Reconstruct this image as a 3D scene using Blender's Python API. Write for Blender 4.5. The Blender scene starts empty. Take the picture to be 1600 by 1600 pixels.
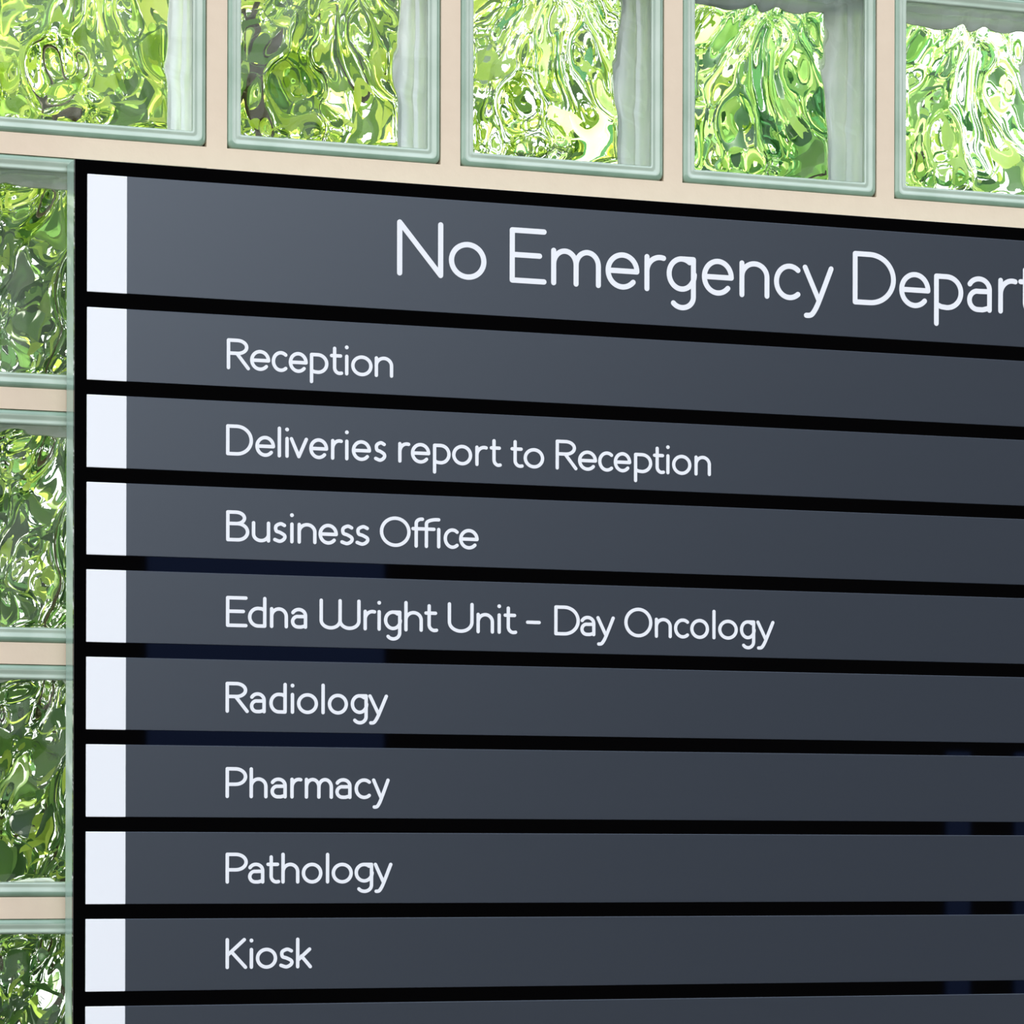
import bpy, bmesh, math, random
from mathutils import Vector, Matrix, noise, geometry

# ------------------------------------------------------------------ scene / camera / light
S = bpy.context.scene
COL = S.collection
R = math.radians
Z0 = 2.15                      # height of the joint under the top course of glass blocks

cam_d = bpy.data.cameras.new('camera')
cam = bpy.data.objects.new('camera', cam_d)
COL.objects.link(cam)
cam_d.sensor_width = 36.0
cam_d.lens = 36.0 * 5766.0 / 1600.0
cam_d.shift_y = (1326.4 - 800.0) / 1600.0
cam_d.clip_end = 300
cam.matrix_world = (Matrix.Translation((-0.86778, -2.8343, Z0 - 0.55264))
                    @ Matrix.Rotation(R(-21.616), 4, 'Z')
                    @ Matrix.Rotation(R(90), 4, 'X')
                    @ Matrix.Rotation(R(0.143), 4, 'Z'))
S.camera = cam

S.view_settings.view_transform = 'Standard'
S.view_settings.look = 'None'
S.view_settings.gamma = 1.0
S.view_settings.use_curve_mapping = False
S.view_settings.exposure = 0.0

world = bpy.data.worlds.new('sky')
S.world = world
world.use_nodes = True
wn = world.node_tree
wn.nodes.clear()
wo = wn.nodes.new('ShaderNodeOutputWorld')
bg = wn.nodes.new('ShaderNodeBackground')
tc = wn.nodes.new('ShaderNodeTexCoord')
sep = wn.nodes.new('ShaderNodeSeparateXYZ')
ramp = wn.nodes.new('ShaderNodeValToRGB')
ramp.color_ramp.elements[0].position = 0.0
ramp.color_ramp.elements[0].color = (1.0, 0.985, 0.98, 1)
ramp.color_ramp.elements[1].position = 0.9
ramp.color_ramp.elements[1].color = (0.72, 0.80, 0.99, 1)
wn.links.new(tc.outputs['Generated'], sep.inputs[0])
wn.links.new(sep.outputs['Z'], ramp.inputs[0])
wn.links.new(ramp.outputs[0], bg.inputs[0])
bg.inputs[1].default_value = 2.54
wn.links.new(bg.outputs[0], wo.inputs[0])

sun_d = bpy.data.lights.new('sun', 'SUN')
sun = bpy.data.objects.new('sun', sun_d)
COL.objects.link(sun)
sun_d.energy = 15.0
sun_d.angle = R(0.6)
sun_d.color = (1.0, 0.95, 0.85)
sun.rotation_euler = Vector((0.35, -0.62, -0.9)).to_track_quat('-Z', 'Y').to_euler()
sun.location = (-3, 6, 9)


# ------------------------------------------------------------------ materials
def mat(name, color, rough=0.5, spec=0.5, metal=0.0, coat=0.0):
    m = bpy.data.materials.new(name)
    m.use_nodes = True
    b = m.node_tree.nodes['Principled BSDF']
    b.inputs['Base Color'].default_value = (*color, 1)
    b.inputs['Roughness'].default_value = rough
    b.inputs['Specular IOR Level'].default_value = spec
    b.inputs['Metallic'].default_value = metal
    b.inputs['Coat Weight'].default_value = coat
    b.inputs['Coat Roughness'].default_value = 0.08
    return m


def noisy(m, c1, c2, scale, bump=0.0, detail=4.0, stretch=(1, 1, 1)):
    nt = m.node_tree
    b = nt.nodes['Principled BSDF']
    t = nt.nodes.new('ShaderNodeTexCoord')
    mp = nt.nodes.new('ShaderNodeMapping')
    mp.inputs['Scale'].default_value = stretch
    n = nt.nodes.new('ShaderNodeTexNoise')
    n.inputs['Scale'].default_value = scale
    n.inputs['Detail'].default_value = detail
    mx = nt.nodes.new('ShaderNodeMix')
    mx.data_type = 'RGBA'
    mx.inputs[6].default_value = (*c1, 1)
    mx.inputs[7].default_value = (*c2, 1)
    nt.links.new(t.outputs['Object'], mp.inputs[0])
    nt.links.new(mp.outputs[0], n.inputs['Vector'])
    nt.links.new(n.outputs['Fac'], mx.inputs[0])
    nt.links.new(mx.outputs[2], b.inputs['Base Color'])
    if bump:
        bp = nt.nodes.new('ShaderNodeBump')
        bp.inputs['Strength'].default_value = bump
        bp.inputs['Distance'].default_value = 0.002
        nt.links.new(n.outputs['Fac'], bp.inputs['Height'])
        nt.links.new(bp.outputs[0], b.inputs['Normal'])
    return m


M = {}
M['grout'] = noisy(mat('peach_grout', (0.77, 0.635, 0.47), 0.85, 0.2), (0.745, 0.61, 0.45), (0.795, 0.66, 0.49), 60, 0.25, 5)
M['black'] = mat('gloss_black', (0.0003, 0.0003, 0.0004), 0.02, 0.5)
M['panel'] = noisy(mat('satin_slate', (0.007, 0.010, 0.017), 0.36, 0.5),
                   (0.0045, 0.008, 0.016), (0.006, 0.010, 0.018), 40, 0.0, 3, (0.3, 1, 3))
M['panel'].node_tree.nodes['Principled BSDF'].inputs['IOR'].default_value = 2.2
M['panel'].node_tree.nodes['Principled BSDF'].inputs['Specular Tint'].default_value = (0.81, 0.91, 1.0, 1)
M['white'] = mat('white_vinyl', (0.86, 0.88, 0.88), 0.5, 0.3)
M['return'] = mat('pale_green_edge', (0.30, 0.44, 0.37), 0.2, 0.5, 0.0, 0.6)
M['rail'] = mat('dull_metal', (0.4, 0.4, 0.42), 0.4, 0.5, 0.9)
M['paving'] = noisy(mat('dark_asphalt', (0.06, 0.06, 0.06), 0.95, 0.1), (0.045, 0.045, 0.045), (0.08, 0.08, 0.078), 30, 0.3)
M['soil'] = noisy(mat('garden_soil', (0.05, 0.04, 0.03), 0.95, 0.1), (0.03, 0.025, 0.015), (0.08, 0.07, 0.04), 14, 0.4)
M['render'] = noisy(mat('painted_render', (0.7, 0.62, 0.54), 0.9, 0.2), (0.68, 0.6, 0.52), (0.74, 0.66, 0.58), 30, 0.2)
M['cladding'] = mat('dark_cladding', (0.006, 0.006, 0.007), 0.9, 0.05)
M['blue'] = mat('slate_blue_glazing', (0.016, 0.034, 0.11), 0.4, 0.3)
M['bark'] = noisy(mat('brown_bark', (0.05, 0.045, 0.03), 0.9, 0.1), (0.035, 0.035, 0.02), (0.08, 0.07, 0.045), 30, 0.3)

gm = bpy.data.materials.new('clear_wavy_glass')
gm.use_nodes = True
b = gm.node_tree.nodes['Principled BSDF']
b.inputs['Base Color'].default_value = (0.96, 0.99, 0.97, 1)
b.inputs['Transmission Weight'].default_value = 1.0
b.inputs['Roughness'].default_value = 0.0
b.inputs['IOR'].default_value = 1.3
M['glass'] = gm

rm = bpy.data.materials.new('pale_green_cast_glass')
rm.use_nodes = True
nt = rm.node_tree
b = nt.nodes['Principled BSDF']
b.inputs['Roughness'].default_value = 0.2
b.inputs['IOR'].default_value = 1.8
b.inputs['Specular IOR Level'].default_value = 0.6
n = nt.nodes.new('ShaderNodeTexNoise')
n.inputs['Scale'].default_value = 55
n.inputs['Detail'].default_value = 2
cr = nt.nodes.new('ShaderNodeMix')
cr.data_type = 'RGBA'
cr.inputs[6].default_value = (0.63, 0.73, 0.70, 1)
cr.inputs[7].default_value = (0.81, 0.85, 0.86, 1)
tx = nt.nodes.new('ShaderNodeTexCoord')
nt.links.new(tx.outputs['Object'], n.inputs['Vector'])
nt.links.new(n.outputs['Fac'], cr.inputs[0])
nt.links.new(cr.outputs[2], b.inputs['Base Color'])
tr = nt.nodes.new('ShaderNodeBsdfTranslucent')
nt.links.new(cr.outputs[2], tr.inputs[0])
ms = nt.nodes.new('ShaderNodeMixShader')
ms.inputs[0].default_value = 0.05
nt.links.new(b.outputs[0], ms.inputs[1])
nt.links.new(tr.outputs[0], ms.inputs[2])
nt.links.new(ms.outputs[0], nt.nodes['Material Output'].inputs[0])
M['rim'] = rm


M['face'] = noisy(mat('pale_bottle_green_cast_glass', (0.6, 0.72, 0.62), 0.1, 0.6), (0.29, 0.42, 0.29), (0.62, 0.71, 0.60), 22, 0.0, 3)  # light and dark mottling painted in for what the rim would refract
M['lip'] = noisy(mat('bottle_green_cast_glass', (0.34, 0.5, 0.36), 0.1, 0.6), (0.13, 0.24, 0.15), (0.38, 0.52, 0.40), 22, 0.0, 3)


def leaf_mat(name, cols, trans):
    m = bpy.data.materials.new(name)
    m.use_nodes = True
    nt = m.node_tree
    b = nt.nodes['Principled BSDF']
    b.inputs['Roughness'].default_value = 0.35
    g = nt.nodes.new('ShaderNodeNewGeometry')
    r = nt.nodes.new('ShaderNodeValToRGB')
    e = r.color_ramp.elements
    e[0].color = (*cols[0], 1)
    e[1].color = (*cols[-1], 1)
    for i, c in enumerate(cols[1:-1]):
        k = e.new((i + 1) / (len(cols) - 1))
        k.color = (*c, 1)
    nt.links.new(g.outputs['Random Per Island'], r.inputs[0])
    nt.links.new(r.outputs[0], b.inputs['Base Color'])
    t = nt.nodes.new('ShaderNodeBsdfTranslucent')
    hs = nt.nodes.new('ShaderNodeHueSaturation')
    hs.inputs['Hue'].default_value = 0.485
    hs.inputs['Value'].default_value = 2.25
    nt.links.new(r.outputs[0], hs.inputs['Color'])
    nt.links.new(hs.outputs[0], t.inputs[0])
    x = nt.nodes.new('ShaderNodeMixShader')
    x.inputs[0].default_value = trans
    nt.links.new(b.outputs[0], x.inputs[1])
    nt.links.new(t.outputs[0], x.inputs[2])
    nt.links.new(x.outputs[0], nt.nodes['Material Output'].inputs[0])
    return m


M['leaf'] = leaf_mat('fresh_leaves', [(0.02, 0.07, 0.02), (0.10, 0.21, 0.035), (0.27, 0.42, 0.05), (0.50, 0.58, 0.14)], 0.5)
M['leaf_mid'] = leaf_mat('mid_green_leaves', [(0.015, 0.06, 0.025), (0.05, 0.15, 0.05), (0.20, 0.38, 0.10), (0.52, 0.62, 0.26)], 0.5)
M['leaf_shade'] = leaf_mat('shade_tinted_leaves', [(0.012, 0.04, 0.014), (0.035, 0.10, 0.028), (0.08, 0.18, 0.04), (0.30, 0.42, 0.07)], 0.4)  # lower leaves: shade under the crown is put into this darker colour


# ------------------------------------------------------------------ object helpers
def link(name, bm, m, parent=None, smooth=False):
    me = bpy.data.meshes.new(name)
    bm.normal_update()
    bm.to_mesh(me)
    bm.free()
    me.materials.append(m)
    if smooth:
        for p in me.polygons:
            p.use_smooth = True
    o = bpy.data.objects.new(name, me)
    COL.objects.link(o)
    if parent:
        o.parent = parent
    return o


def empty(name, loc):
    o = bpy.data.objects.new(name, None)
    o.empty_display_size = 0.05
    COL.objects.link(o)
    o.location = loc
    return o


def tag(o, label, cat, group=None):
    o['label'] = label
    o['category'] = cat
    if group:
        o['group'] = group
    return o


def structure(o):
    o['kind'] = 'structure'
    return o


def add_box(bm, x0, x1, y0, y1, z0, z1, bevel=0.0, seg=2):
    t = bmesh.new()
    v = [t.verts.new((x, y, z)) for x in (x0, x1) for y in (y0, y1) for z in (z0, z1)]
    for f in ((0, 1, 3, 2), (4, 6, 7, 5), (0, 4, 5, 1), (2, 3, 7, 6), (0, 2, 6, 4), (1, 5, 7, 3)):
        t.faces.new([v[i] for i in f])
    bmesh.ops.recalc_face_normals(t, faces=t.faces[:])
    if bevel:
        bmesh.ops.bevel(t, geom=t.edges[:], offset=bevel, segments=seg, affect='EDGES', profile=0.5)
    me = bpy.data.meshes.new('tmp')
    t.to_mesh(me)
    t.free()
    bm.from_mesh(me)
    bpy.data.meshes.remove(me)


def add_tube(bm, pts, radii, seg=8):
    rings = []
    for i, p in enumerate(pts):
        p = Vector(p)
        d = (Vector(pts[min(i + 1, len(pts) - 1)]) - Vector(pts[max(i - 1, 0)])).normalized()
        a = d.orthogonal().normalized()
        c = d.cross(a)
        rings.append([bm.verts.new(p + radii[i] * (math.cos(t) * a + math.sin(t) * c))
                      for t in (2 * math.pi * k / seg for k in range(seg))])
    for r0, r1 in zip(rings, rings[1:]):
        for k in range(seg):
            bm.faces.new((r0[k], r0[(k + 1) % seg], r1[(k + 1) % seg], r1[k]))
    bm.faces.new(rings[0][::-1])
    bm.faces.new(rings[-1])


# ------------------------------------------------------------------ the glass block wall
PITCH = 0.200
HALF = 0.0915            # half a block
DEPTH = 0.08
COLS = range(-1, 6)      # cell i lies between x = (i-1)*PITCH and i*PITCH
ROWS = range(-1, 6)      # row 0 lies above Z0


def cell_centre(i, r):
    return (i - 0.5) * PITCH, Z0 + (0.5 - r) * PITCH


def has_block(i, r):
    return i <= 0 or r <= 0


GX0, GX1 = (COLS[0] - 1) * PITCH - 0.008, COLS[-1] * PITCH + 0.008
GZ0, GZ1 = Z0 + (0 - ROWS[-1]) * PITCH - 0.008, Z0 + (1 - ROWS[0]) * PITCH + 0.008

bm = bmesh.new()
g = PITCH / 2 - HALF
FY = 0.0012              # joints are struck just behind the block faces
zs = [Z0 + (1 - r) * PITCH for r in ROWS] + [Z0 - ROWS[-1] * PITCH]
xs = [(i - 1) * PITCH for i in COLS] + [COLS[-1] * PITCH]
for z in zs:
    add_box(bm, GX0, GX1, FY, DEPTH, z - g, z + g)
for r in ROWS:
    for k, x in enumerate(xs):
        add_box(bm, x - g, x + g, FY, DEPTH, Z0 - r * PITCH + g, Z0 + (1 - r) * PITCH - g)
    for i in COLS:
        if not has_block(i, r):
            cx, cz = cell_centre(i, r)
            add_box(bm, cx - HALF, cx + HALF, FY, DEPTH, cz - HALF, cz + HALF)
structure(link('wall_back', bm, M['grout']))

# plastered wall around the glazed field
bm = bmesh.new()
add_box(bm, -3.2, GX0, -0.01, DEPTH + 0.02, 0, 3.6)
add_box(bm, GX1, 4.2, -0.01, DEPTH + 0.02, 0, 3.6)
add_box(bm, GX0, GX1, -0.01, DEPTH + 0.02, 0, GZ0)
add_box(bm, GX0, GX1, -0.01, DEPTH + 0.02, GZ1, 3.6)
structure(link('wall_surround', bm, M['render']))


def ring(half, rad, y, n=5):
    pts = []
    for sx, sz, a0 in ((1, 1, 0), (-1, 1, 90), (-1, -1, 180), (1, -1, 270)):
        for k in range(n):
            a = R(a0 + 90 * k / (n - 1))
            pts.append((sx * (half - rad) + rad * math.cos(a), y, sz * (half - rad) + rad * math.sin(a)))
    return pts


def side_frame_mesh():
    """hollow cast-glass body: rounded lip at each face, seam half way in"""
    prof = [(HALF, 0.004), (HALF - 0.0006, 0.0022), (HALF - 0.002, 0.0007), (HALF - 0.004, 0.0),
            (HALF - 0.0055, 0.0004), (HALF - 0.0072, 0.0016), (HALF - 0.0085, 0.0018), (HALF - 0.0098, 0.0009), (HALF - 0.0112, 0.0012),
            (HALF - 0.0122, 0.0034), (HALF - 0.0118, 0.006), (HALF - 0.009, 0.010), (HALF - 0.0084, 0.03), (HALF - 0.0086, 0.037),
            (HALF - 0.0102, 0.0395), (HALF - 0.0102, 0.0415), (HALF - 0.0086, 0.044)]
    prof = prof + [(h, DEPTH - y) for h, y in reversed(prof[:13])]
    bm = bmesh.new()
    loops = [[bm.verts.new(p) for p in ring(h, max(0.0016, 0.006 - (HALF - h) * 0.4), y)] for h, y in prof]
    m = len(loops[0])
    for a, c in zip(loops, loops[1:] + loops[:1]):
        for k in range(m):
            bm.faces.new((a[k], a[(k + 1) % m], c[(k + 1) % m], c[k]))
    bmesh.ops.recalc_face_normals(bm, faces=bm.faces[:])
    return bm


def wave(x, z, seed):
    """fan of cast ripples spreading from the top of the block"""
    p = Vector((x * 1.3 + seed * 7.1, z * 1.3, seed * 3.3))
    w = noise.noise(p)
    w2 = noise.noise(p * 2.1 + Vector((5, 1, 2)))
    th = math.atan2(x + 0.25 * w, 1.55 - z)
    a = math.sin(13.0 * th + 2.6 * w + 1.2 * w2 + seed)
    a += 0.16 * math.sin(31.0 * th + 4.0 * w2 + 2 * seed)
    return 0.6 * a + 0.42 * w2 + 0.7 * noise.noise(p * 1.0 + Vector((2, 9, 4)))


def pane_mesh(flat_y, wave_y, amp, seed):
    hs = HALF - 0.0095
    N = 56
    bm = bmesh.new()
    A, B = [], []
    for j in range(N + 1):
        ra, rb = [], []
        for i in range(N + 1):
            u, v = -1 + 2 * i / N, -1 + 2 * j / N
            e = min(1.0, (1 - max(abs(u), abs(v))) / 0.06)
            ra.append(bm.verts.new((u * hs, flat_y, v * hs)))
            rb.append(bm.verts.new((u * hs, wave_y + amp * e * wave(u, v, seed), v * hs)))
        A.append(ra)
        B.append(rb)
    for j in range(N):
        for i in range(N):
            bm.faces.new((A[j][i], A[j][i + 1], A[j + 1][i + 1], A[j + 1][i]))
            bm.faces.new((B[j][i], B[j + 1][i], B[j + 1][i + 1], B[j][i + 1]))
    bmesh.ops.recalc_face_normals(bm, faces=bm.faces[:])
    # close the rim with its own verts so the flat face keeps clean normals
    edge = [(0, i) for i in range(N)] + [(j, N) for j in range(N)] + [(N, i) for i in range(N, 0, -1)] + [(j, 0) for j in range(N, 0, -1)]
    ea = [bm.verts.new(A[j][i].co) for j, i in edge]
    eb = [bm.verts.new(B[j][i].co) for j, i in edge]
    k = len(edge)
    for q in range(k):
        bm.faces.new((ea[q], eb[q], eb[(q + 1) % k], ea[(q + 1) % k]))
    bm.normal_update()
    # outward check on both skins
    for f in bm.faces:
        c = f.calc_center_median()
        mid = Vector((0, (flat_y + wave_y) / 2, 0))
        if abs(f.normal.y) > 0.5:
            want = -1 if abs(c.y - flat_y) < 1e-7 and flat_y < wave_y or (abs(c.y - flat_y) >= 1e-7 and flat_y > wave_y) else 1
            if f.normal.y * want < 0:
                f.normal_flip()
        elif f.normal.dot(c - mid) < 0:
            f.normal_flip()
    return bm


def block_proto(seed):
    root = empty('glass_block', (0, 0, 0))
    fr = link('side_frame', side_frame_mesh(), M['rim'], root, True)
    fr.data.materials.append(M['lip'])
    fr.data.materials.append(M['face'])
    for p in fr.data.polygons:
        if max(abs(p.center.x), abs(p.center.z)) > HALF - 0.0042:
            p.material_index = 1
        elif min(p.center.y, DEPTH - p.center.y) < 0.005:
            p.material_index = 2
    link('front_pane', pane_mesh(0.0016, 0.0085, 0.0018, seed), M['glass'], root, True)
    link('back_pane', pane_mesh(DEPTH - 0.0016, DEPTH - 0.0085, -0.0018, seed + 4.7), M['glass'], root, True)
    return root


def copy_tree(o, parent=None):
    c = o.copy()
    COL.objects.link(c)
    if parent:
        c.parent = parent
    for ch in list(o.children):
        copy_tree(ch, c)
    return c


BLOCK_LABELS = {
    (0, 0): 'wavy glass block full of yellow-green light, first of the top course, above the sign corner',
    (1, 0): 'wavy glass block, second from the left in the course above the sign',
    (2, 0): 'wavy glass block in the middle of the course above the sign header',
    (3, 0): 'wavy glass block, second from the right in the course above the sign',
    (4, 0): 'wavy glass block with bluish white sky showing, right end of the top course',
    (0, 1): 'wavy glass block beside the sign header, highest of the left column',
    (0, 2): 'dark green wavy glass block beside the sign, second down the left column',
    (0, 3): 'wavy glass block beside the sign, third down the left column',
    (0, 4): 'wavy glass block at the bottom left corner, lowest beside the sign',
}
NTH = ['first', 'second', 'third', 'fourth', 'fifth', 'sixth', 'seventh']
protos = [block_proto(1.0), block_proto(2.6)]
used = [False, False]
for r in ROWS:
    for i in COLS:
        if not has_block(i, r):
            continue
        k = 1 if (r > 0) else 0
        o = protos[k] if not used[k] else copy_tree(protos[k])
        used[k] = True
        cx, cz = cell_centre(i, r)
        o.location = (cx, 0, cz)
        lab = BLOCK_LABELS.get((i, r))
        if not lab:
            lab = 'wavy glass block beyond the picture, %s along the %s course of the glazed wall' % (NTH[i + 1], NTH[r + 1])
        tag(o, lab, 'glass block', 'glass blocks of the wall')

# ------------------------------------------------------------------ lettering (single-weight strokes)
def arc(cx, cy, rx, ry, a0, a1, n=18):
    return [(cx + rx * math.cos(R(a0 + (a1 - a0) * k / n)), cy + ry * math.sin(R(a0 + (a1 - a0) * k / n))) for k in range(n + 1)]


def spline(P, n=8):
    out = []
    Q = [P[0]] + P + [P[-1]]
    for i in range(1, len(Q) - 2):
        p0, p1, p2, p3 = Q[i - 1:i + 3]
        for k in range(n):
            t = k / n
            out.append(tuple(0.5 * (2 * b_ + (c_ - a_) * t + (2 * a_ - 5 * b_ + 4 * c_ - d_) * t * t + (3 * b_ - a_ - 3 * c_ + d_) * t ** 3)
                             for a_, b_, c_, d_ in zip(p0, p1, p2, p3)))
    out.append(P[-1])
    return out


def glyph(ch, h):
    """centre lines; x runs 0..1 over the glyph width, y in cap heights"""
    b, T, X, D, xh = h, 1 - h, 0.68 - h, -0.31 + h, 0.68
    c = xh / 2
    ry = c - h
    arch = lambda x0, x1: [(x0, X - 0.24)] + arc((x0 + x1) / 2, X - 0.24, (x1 - x0) / 2, 0.24, 180, 0)[1:] + [(x1, b)]
    if ch == 'N': return [[(0, b), (0, T), (1, b), (1, T)]]
    if ch in 'oO':
        t = X if ch == 'o' else T
        return [arc(0.5, (t + b) / 2, 0.5, (t - b) / 2, 0, 360, 36)]
    if ch == 'E': return [[(1, T), (0, T), (0, b), (1, b)], [(0, 0.51), (0.86, 0.51)]]
    if ch == 'm': return [[(0, b), (0, X)], arch(0, 0.5), arch(0.5, 1)]
    if ch == 'n': return [[(0, b), (0, X)], arch(0, 1)]
    if ch == 'h': return [[(0, b), (0, T)], arch(0, 1)]
    if ch == 'r': return [[(0, b), (0, X)], [(0, X - 0.26)] + arc(0.78, X - 0.26, 0.78, 0.26, 180, 74, 12)]
    if ch == 'e': return [[(0.0, c), (1, c)] + arc(0.5, c, 0.5, ry, 0, 318, 34)]
    if ch == 'c': return [arc(0.6, c, 0.6, ry, 50, 310, 26)]
    if ch == 'g':
        return [arc(0.52, (X + b + 0.03) / 2, 0.52, (X - b - 0.03) / 2, 52, 360, 34), [(0.6, X), (1, X)],
                [(1, X), (1, D + 0.2)] + arc(0.54, D + 0.2, 0.46, 0.2, 0, -142, 16)[1:]]
    if ch == 'y': return [[(0, X), (0.54, b - 0.03)], spline([(1, X), (0.54, b - 0.03), (0.36, D + 0.09), (0.22, D + 0.01), (0.03, D)], 6)]
    if ch == 'D': return [[(0, b), (0, T), (0.38, T)] + arc(0.38, 0.5, 0.62, 0.5 - h, 90, -90, 24)[1:] + [(0, b)]]
    if ch == 'p':
        return [[(0, D), (0, X), (0.42, X)] + arc(0.42, (X + b) / 2, 0.58, (X - b) / 2, 90, -90, 20)[1:] + [(0.2, b + 0.01), (0, b + 0.05)]]
    if ch == 'd':
        return [[(1, T), (1, b), (0.58, b)] + arc(0.56, (X + b) / 2, 0.56, (X - b) / 2, 270, 90, 20)[1:] + [(0.8, X - 0.01), (1, X - 0.06)]]
    if ch == 'a':
        m = 0.40
        return [arc(0.48, X - 0.2, 0.52, 0.2, 152, 0, 16) + [(1, b)],
                [(1, m), (0.5, m - 0.005)] + arc(0.42, (m + b) / 2, 0.42, (m - b) / 2, 90, 270, 16)[1:] + [(0.66, b), (1, b + 0.04)]]
    if ch == 't': return [[(0.3, 0.86), (0.3, 0.24)] + arc(0.8, 0.24, 0.5, 0.24 - b, 180, 278, 12)[1:] + [(1, b + 0.01)], [(0.0, X), (0.9, X)]]
    if ch == 'i': return [[(0.5, b), (0.5, X)], 'dot']
    if ch == 'l': return [[(0.5, b), (0.5, T)]]
    if ch == 'v': return [[(0, X), (0.5, b), (1, X)]]
    if ch == 's':
        return [spline([(0.92, X - 0.05), (0.56, X), (0.14, X - 0.08), (0.16, c + 0.05), (0.52, c), (0.93, c - 0.09), (0.9, b + 0.08), (0.5, b), (0.03, b + 0.05)], 6)]
    if ch == 'R': return [[(0, b), (0, T), (0.45, T)] + arc(0.45, 0.735, 0.47, T - 0.735, 90, -90, 18)[1:] + [(0, 1.47 - T)], [(0.42, 1.47 - T), (1, b)]]
    if ch == 'P': return [[(0, b), (0, T), (0.45, T)] + arc(0.45, 0.695, 0.55, T - 0.695, 90, -90, 18)[1:] + [(0, 1.39 - T)]]
    if ch == 'B':
        return [[(0, b), (0, T), (0.42, T)] + arc(0.42, 0.76, 0.42, T - 0.76, 90, -90, 14)[1:] + [(0, 1.52 - T)],
                [(0.42, 1.52 - T), (0.5, 1.52 - T)] + arc(0.5, (1.52 - T + b) / 2, 0.5, (1.52 - T - b) / 2, 90, -90, 16)[1:] + [(0, b)]]
    if ch == 'K': return [[(0, b), (0, T)], [(0.93, T), (0.02, 0.45)], [(0.22, 0.56), (1, b)]]
    if ch == 'k': return [[(0, b), (0, T)], [(0.94, X), (0.02, 0.27)], [(0.3, 0.4), (1, b)]]
    if ch == 'u': return [[(0, X), (0, 0.26)] + arc(0.5, 0.26, 0.5, 0.26 - b, 180, 360, 18)[1:], [(1, X), (1, b)]]
    if ch == 'U': return [[(0, T), (0, 0.36)] + arc(0.5, 0.36, 0.5, 0.36 - b, 180, 360, 20)[1:] + [(1, T)]]
    if ch == 'W':
        return [[(0, T), (0, 0.30)] + arc(0.25, 0.30, 0.25, 0.30 - b, 180, 360, 18)[1:] + [(0.5, T)],
                [(0.5, 0.30)] + arc(0.75, 0.30, 0.25, 0.30 - b, 180, 360, 18)[1:] + [(1, T)]]
    if ch == '-': return [[(0, 0.41), (1, 0.41)]]
    if ch == 'ffi':
        f = lambda x, e: [(x, b), (x, 0.8)] + arc(x + e, 0.8, e, T - 0.8, 180, 82, 10)[1:]
        return [f(0.12, 0.2), f(0.5, 0.4), [(0, X), (0.78, X)], [(0.96, b), (0.96, X)]]
    raise ValueError(ch)


def stroke_polys(pts, w):
    """convex pieces of a monoline stroke with round ends"""
    P = [Vector(pts[0])]
    for p in pts[1:]:
        if (Vector(p) - P[-1]).length > w * 0.12:
            P.append(Vector(p))
    closed = len(P) > 3 and (P[0] - P[-1]).length < w * 0.2
    out = []

    def disc(c, r):
        out.append([(c.x + r * math.cos(2 * math.pi * k / 16), c.y + r * math.sin(2 * math.pi * k / 16)) for k in range(16)])

    for a, c in zip(P, P[1:]):
        d = (c - a).normalized()
        nn = Vector((-d.y, d.x)) * w / 2
        out.append([tuple(a - nn), tuple(c - nn), tuple(c + nn), tuple(a + nn)])
    for q in (P[:-1] if closed else P):
        disc(q, w / 2)
    return out


def add_letter(bm, polys, y0, y1):
    """one letter: the union of its pieces, with a thin edge"""
    SC = 1000.0
    vs, fs = [], []
    for p in polys:
        fs.append(list(range(len(vs), len(vs) + len(p))))
        vs += [Vector((x * SC, z * SC)) for x, z in p]
    co, ed, fa, ov, oe, of = geometry.delaunay_2d_cdt(vs, [], fs, 0, 1e-4)
    keep = [f for f, src in zip(fa, of) if src]
    F = [bm.verts.new((c.x / SC, y0, c.y / SC)) for c in co]
    cnt = {}
    for f in keep:
        bm.faces.new([F[k] for k in f])
        for a, c in zip(f, list(f[1:]) + [f[0]]):
            cnt[(a, c)] = 1
    B = {}
    for (a, c) in cnt:
        if (c, a) not in cnt:
            for k in (a, c):
                if k not in B:
                    B[k] = (bm.verts.new(F[k].co), bm.verts.new((F[k].co.x, y1, F[k].co.z)))
            bm.faces.new((B[a][0], B[a][1], B[c][1], B[c][0]))
    for v in F:
        if not v.link_faces:
            bm.verts.remove(v)


def text_mesh(glyphs, cap, base_z, w, y0, y1):
    bm = bmesh.new()
    h = w / 2 / cap
    for ch, x0, x1 in glyphs:
        x0, x1 = x0 / 1000 + w / 2, x1 / 1000 - w / 2
        if ch in 'il':
            x0 = x1 = (x0 + x1) / 2
        polys = []
        for st in glyph(ch, h):
            if st == 'dot':
                r = w * 0.56
                polys.append([(x0 + r * math.cos(2 * math.pi * k / 16), base_z + 0.915 * cap + r * math.sin(2 * math.pi * k / 16)) for k in range(16)])
            else:
                polys += stroke_polys([(x0 + (x1 - x0) * px, base_z + cap * py) for px, py in st], w)
        add_letter(bm, polys, y0, y1)
    bm.normal_update()
    for f in bm.faces:
        if f.normal.y > 0.5:
            f.normal_flip()
    return bm


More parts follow.
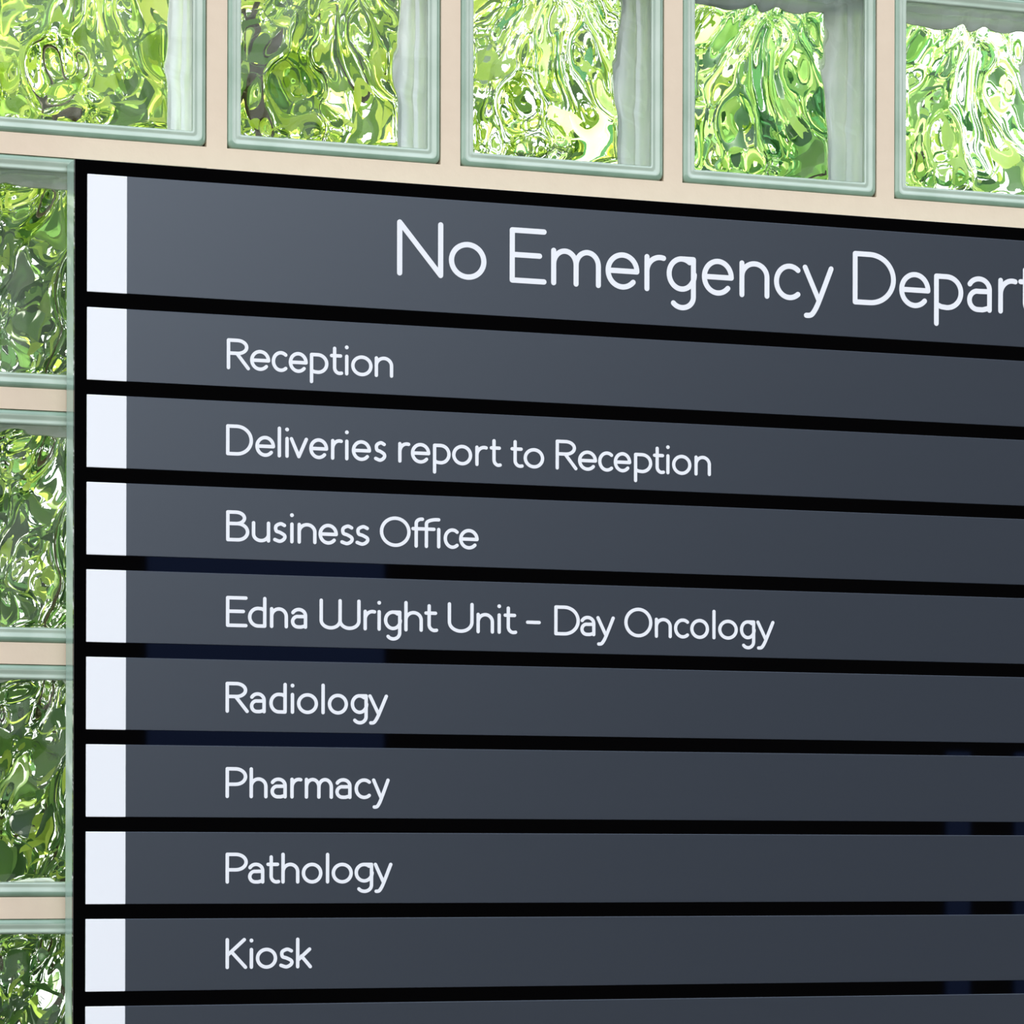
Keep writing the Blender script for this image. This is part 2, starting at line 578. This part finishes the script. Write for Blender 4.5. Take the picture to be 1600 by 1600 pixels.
TEXT = [
 [('N', 143.73, 183.5), ('o', 188.5, 221.14), ('E', 241.64, 274.09), ('m', 278.29, 322.61), ('e', 326.86, 357.27), ('r', 361.96, 381.54), ('g', 382.12, 408.71), ('e', 414.35, 443.56), ('n', 448.95, 476.62), ('c', 481.03, 505.86), ('y', 507.78, 536.69), ('D', 555.04, 595.96), ('e', 599.39, 629.18), ('p', 632.88, 661.04), ('a', 664.9, 688.88), ('r', 695.33, 714.18), ('t', 715.0, 734.58), ('m', 739.64, 784.86), ('e', 789.34, 819.56), ('n', 824.73, 852.6), ('t', 855.85, 875.41)],
 [('R', 0.24, 19.49), ('e', 19.65, 36.37), ('c', 37.7, 50.95), ('e', 51.97, 67.91), ('p', 69.74, 85.37), ('t', 86.67, 97.9), ('i', 98.88, 102.96), ('o', 104.7, 122.93), ('n', 124.79, 140.58)],
 [('D', -0.16, 22.17), ('e', 24.2, 40.62), ('l', 42.22, 46.24), ('i', 48.93, 52.42), ('v', 52.96, 68.3), ('e', 69.38, 85.33), ('r', 87.77, 97.81), ('i', 99.34, 102.98), ('e', 105.43, 121.8), ('s', 124.15, 135.1), ('r', 145.1, 155.45), ('e', 156.0, 172.69), ('p', 175.07, 190.33), ('o', 191.72, 209.11), ('r', 211.91, 222.82), ('t', 224.5, 235.06), ('t', 242.77, 254.33), ('o', 254.33, 272.44), ('R', 282.67, 302.05), ('e', 302.62, 319.51), ('c', 320.66, 334.17), ('e', 334.63, 350.33), ('p', 352.93, 369.33), ('t', 370.03, 380.96), ('i', 381.95, 385.33), ('o', 387.49, 405.02), ('n', 407.95, 422.93)],
 [('B', 0.07, 19.31), ('u', 21.45, 36.73), ('s', 38.97, 50.77), ('i', 52.6, 57.28), ('n', 59.7, 75.67), ('e', 77.4, 93.76), ('s', 95.55, 107.57), ('s', 108.45, 120.89), ('O', 129.53, 155.91), ('ffi', 156.57, 182.57), ('c', 184.52, 197.7), ('e', 197.98, 214.95)],
 [('E', 0.09, 18.0), ('d', 18.43, 33.75), ('n', 36.74, 51.81), ('a', 54.34, 67.96), ('W', 78.39, 113.21), ('r', 115.77, 126.54), ('i', 127.03, 131.2), ('g', 133.22, 148.16), ('h', 150.7, 166.64), ('t', 167.97, 179.93), ('U', 188.26, 210.72), ('n', 213.34, 228.58), ('i', 231.5, 234.82), ('t', 237.01, 248.95), ('-', 256.74, 269.82), ('D', 281.85, 304.49), ('a', 305.06, 318.46), ('y', 319.38, 335.88), ('O', 344.53, 369.83), ('n', 372.16, 387.53), ('c', 389.63, 403.42), ('o', 404.48, 421.56), ('l', 424.32, 427.97), ('o', 430.09, 448.1), ('g', 450.17, 464.23), ('y', 465.36, 482.09)],
 [('R', -0.05, 19.24), ('a', 20.2, 33.39), ('d', 36.39, 50.97), ('i', 53.98, 57.53), ('o', 59.58, 77.27), ('l', 79.6, 83.55), ('o', 85.61, 102.66), ('g', 105.05, 119.56), ('y', 120.05, 136.81)],
 [('P', 0.12, 18.09), ('h', 20.06, 35.07), ('a', 37.58, 51.15), ('r', 54.16, 64.28), ('m', 66.33, 90.12), ('a', 92.19, 105.89), ('c', 108.5, 122.58), ('y', 123.35, 138.42)],
 [('P', 0.3, 18.75), ('a', 19.01, 32.57), ('t', 34.28, 45.8), ('h', 46.82, 61.93), ('o', 63.97, 81.36), ('l', 83.69, 87.76), ('o', 89.22, 107.16), ('g', 108.68, 124.52), ('y', 125.06, 140.96)],
 [('K', 0.48, 18.44), ('i', 19.94, 23.94), ('o', 25.7, 43.46), ('s', 44.96, 57.53), ('k', 59.31, 72.73)],
]
BASE = [-64.3, -43.2, -43.0, -42.8, -42.4, -42.1, -41.4, -40.9, -40.3]
PANEL_LABEL = ['tall header panel with the big light lettering', 'panel reading Reception', 'panel reading Deliveries report to Reception',
               'panel reading Business Office', 'panel ending in Day Oncology', 'panel reading Radiology', 'panel reading Pharmacy',
               'panel reading Pathology', 'panel reading Kiosk', 'panel cut by the bottom of the picture', 'blank panel', 'blank panel']

# ------------------------------------------------------------------ the directory sign
SX0, SX1 = -0.12352, 1.115
SZ1 = Z0 - 0.0139
N_ROWS = 12
ztop = [Z0 - 0.02494] + [Z0 - 0.12911 - k * 0.068473 for k in range(N_ROWS - 1)]
zbot = [Z0 - 0.11706] + [z - 0.05689 for z in ztop[1:]]
SZ0 = zbot[-1] - 0.0106
YF = -0.026               # plane of the panel faces

sign = empty('directory_sign', ((SX0 + SX1) / 2, -0.013, SZ0))
tag(sign, 'black wall directory sign with slate panels and white lettering, mounted over the glass blocks', 'sign')
off = Matrix.Translation(-Vector(sign.location))


def sign_part(name, bm, m, parent, smooth=False):
    bm.transform(off)
    return link(name, bm, m, parent, smooth)


bm = bmesh.new()
add_box(bm, SX0, SX1, YF + 0.004, 0.0, SZ0, SZ1, 0.0006, 2)
o = sign_part('tray', bm, M['return'], sign)
o['label'] = 'pale green edge of the sign'
bm = bmesh.new()
add_box(bm, SX0 - 0.0002, SX1 + 0.0002, YF + 0.0012, YF + 0.0045, SZ0 - 0.0002, SZ1 + 0.0002, 0.0003, 1)
o = sign_part('backing_sheet', bm, M['black'], sign)
o['label'] = 'glossy black sheet showing between the panels'

for k in range(N_ROWS):
    bm = bmesh.new()
    add_box(bm, -0.08168, SX1 - 0.0098, YF, YF + 0.0012, zbot[k], ztop[k], 0.0003, 1)
    pn = sign_part('panel', bm, M['panel'], sign)
    pn['label'] = PANEL_LABEL[k]
    bm = bmesh.new()
    add_box(bm, -0.11372, -0.08168, YF, YF + 0.0012, zbot[k], ztop[k], 0.0003, 1)
    sign_part('white_tab', bm, M['white'], pn)
    if k < len(TEXT):
        cap = 0.0454 if k == 0 else 0.0247
        w = 0.0044 if k == 0 else 0.0028
        sign_part('lettering', text_mesh(TEXT[k], cap, ztop[k] + BASE[k] / 1000, w, YF - 0.0004, YF), M['white'], pn)

# ------------------------------------------------------------------ ground, planting behind the wall, added building opposite
bm = bmesh.new()
add_box(bm, -14, 18, -14, 0.0, -0.1, 0.0)
structure(link('floor', bm, M['paving']))
bm = bmesh.new()
add_box(bm, -14, 18, 0.0, 18, -0.1, 0.0)
structure(link('ground', bm, M['soil']))


LEAF_PROF = [(0.0, 0.06), (0.25, 0.78), (0.55, 1.0), (0.8, 0.58), (1.0, 0.03)]


def add_leaf(V, F, p, d, up, L, W, curl):
    d = d.normalized()
    s = d.cross(up)
    if s.length < 1e-3:
        s = d.orthogonal()
    s.normalize()
    n = s.cross(d).normalized()
    b0 = len(V)
    for t, w in LEAF_PROF:
        c = p + d * (L * t) - n * (curl * L * t * t)
        e = s * (W * w / 2)
        lift = n * (W * w * 0.16)
        V += [c - e + lift, c, c + e + lift]
    for r in range(len(LEAF_PROF) - 1):
        a = b0 + 3 * r
        F += [(a, a + 1, a + 4, a + 3), (a + 1, a + 2, a + 5, a + 4)]


def leaves(parent, name, m, n, rnd, box, leaf, L, shape, gap):
    """box = centre, half sizes (local); shape 'round' or 'block'"""
    (cx, cy, cz), (hx, hy, hz) = box
    V, F = [], []
    while n > 0:
        v = Vector((rnd.uniform(-1, 1), rnd.uniform(-1, 1), rnd.uniform(-1, 1)))
        if shape == 'round' and v.length > 1:
            continue
        p = Vector((cx + v.x * hx, cy + v.y * hy, cz + v.z * hz))
        if noise.noise(p * 3.1 + Vector((n % 2 * 0.01, hx * 9, 0))) < gap:
            if rnd.random() < 0.9:
                continue
        d = Vector((v.x * 0.7 + rnd.gauss(0, .6), v.y * 0.7 + rnd.gauss(0, .6), rnd.gauss(-0.2, .55)))
        up = Vector((rnd.gauss(0, .4), rnd.gauss(0, .4), 1)).normalized()
        l = rnd.uniform(*L)
        add_leaf(V, F, p - d.normalized() * l * 0.5, d, up, l, l * leaf * rnd.uniform(0.8, 1.2), rnd.uniform(0.1, 0.5))
        n -= 1
    me = bpy.data.meshes.new(name)
    me.from_pydata([tuple(v) for v in V], [], F)
    me.materials.append(m)
    for p in me.polygons:
        p.use_smooth = True
    o = bpy.data.objects.new(name, me)
    COL.objects.link(o)
    o.parent = parent
    return o


def shrub(name, cat, x, y, h, rx, ry, label, seed, stems=5):
    rnd = random.Random(seed)
    root = tag(empty(name, (x, y, 0)), label, cat)
    for q in range(stems):
        st = bmesh.new()
        a = 6.28 * (q + rnd.random() * 0.6) / stems
        tip = (rx * 0.6 * math.cos(a), ry * 0.6 * math.sin(a), h * rnd.uniform(0.75, 0.92))
        mid = (tip[0] * 0.4 + rnd.uniform(-.04, .04), tip[1] * 0.4, tip[2] * 0.5)
        add_tube(st, [(tip[0] * 0.12, tip[1] * 0.12, -0.02), mid, tip], [0.011, 0.007, 0.003], 7)
        link('stem', st, M['bark'], root, True)
    return root, rnd


o, rnd = shrub('shrub', 'shrub', 0.08, 0.62, 2.95, 0.46, 0.34, 'tall shrub behind the top left glass blocks, yellow-green crown over dark lower leaves', 11)
leaves(o, 'foliage', M['leaf'], 3400, rnd, ((0, 0, 2.58), (0.44, 0.34, 0.42)), 0.38, (0.028, 0.058), 'round', -0.15)
leaves(o, 'lower_foliage', M['leaf_shade'], 10000, rnd, ((0, 0, 1.25), (0.44, 0.34, 1.05)), 0.42, (0.026, 0.05), 'round', -0.25)['label'] = 'dark lower leaves, shade tinted into their colour'
o, rnd = shrub('shrub', 'shrub', 1.0, 0.95, 2.95, 0.34, 0.36, 'bright green shrub seen through the glass blocks above the sign header', 23)
leaves(o, 'foliage', M['leaf_mid'], 1500, rnd, ((0, 0, 2.3), (0.34, 0.36, 0.75)), 0.38, (0.05, 0.095), 'round', -0.15)
o, rnd = shrub('shrub', 'shrub', 1.86, 1.25, 2.8, 0.34, 0.34, 'thin pale shrub seen against the sky through the rightmost glass block', 31)
leaves(o, 'foliage', M['leaf_mid'], 1250, rnd, ((0, 0, 2.25), (0.34, 0.34, 0.7)), 0.38, (0.05, 0.095), 'round', -0.1)
o, rnd = shrub('hedge', 'hedge', 0.1, 2.3, 3.2, 1.7, 0.3, 'dense green hedge running along the back of the planting behind the glass blocks', 53, 14)
leaves(o, 'foliage', M['leaf'], 8500, rnd, ((0, 0, 3.0), (1.75, 0.32, 0.5)), 0.45, (0.05, 0.085), 'block', -0.22)
leaves(o, 'lower_foliage', M['leaf_shade'], 34000, rnd, ((0, 0, 1.3), (1.65, 0.32, 1.25)), 0.45, (0.038, 0.07), 'block', -0.5)['label'] = 'dark lower leaves, shade tinted into their colour'

o, rnd = shrub('hedge', 'hedge', 3.3, 2.3, 2.7, 0.95, 0.3, 'lower green hedge continuing to the right behind the end of the glass wall', 67, 8)
leaves(o, 'foliage', M['leaf_mid'], 7000, rnd, ((0, 0, 1.4), (0.95, 0.32, 1.35)), 0.45, (0.06, 0.1), 'block', -0.4)

# added building opposite, mirrored in the black sheet, heights set for panel sheen
bm = bmesh.new()
add_box(bm, 2.0, 4.4, -9.6, -9.0, 0, 4.3)
add_box(bm, -8, 2.0, -9.6, -9.0, 0, 2.5)  # low wing added to cover sky in the sheen of the lower panels
add_box(bm, 4.4, 14, -9.6, -9.0, 0, 12.0)  # tall wing added to darken the sheen towards the right
structure(link('wall_opposite_added', bm, M['cladding']))
for k, (x0, x1, z0, z1) in enumerate(((2.5, 3.33, Z0 - 0.25, Z0 + 0.62), (5.48, 5.575, 0.9, Z0 - 0.2), (5.76, 6.6, 0.9, Z0 - 0.2))):
    bm = bmesh.new()
    add_box(bm, x0, x1, -9.02, -8.98, z0, z1, 0.004, 1)
    structure(link('window_%d' % (k + 1), bm, M['blue']))
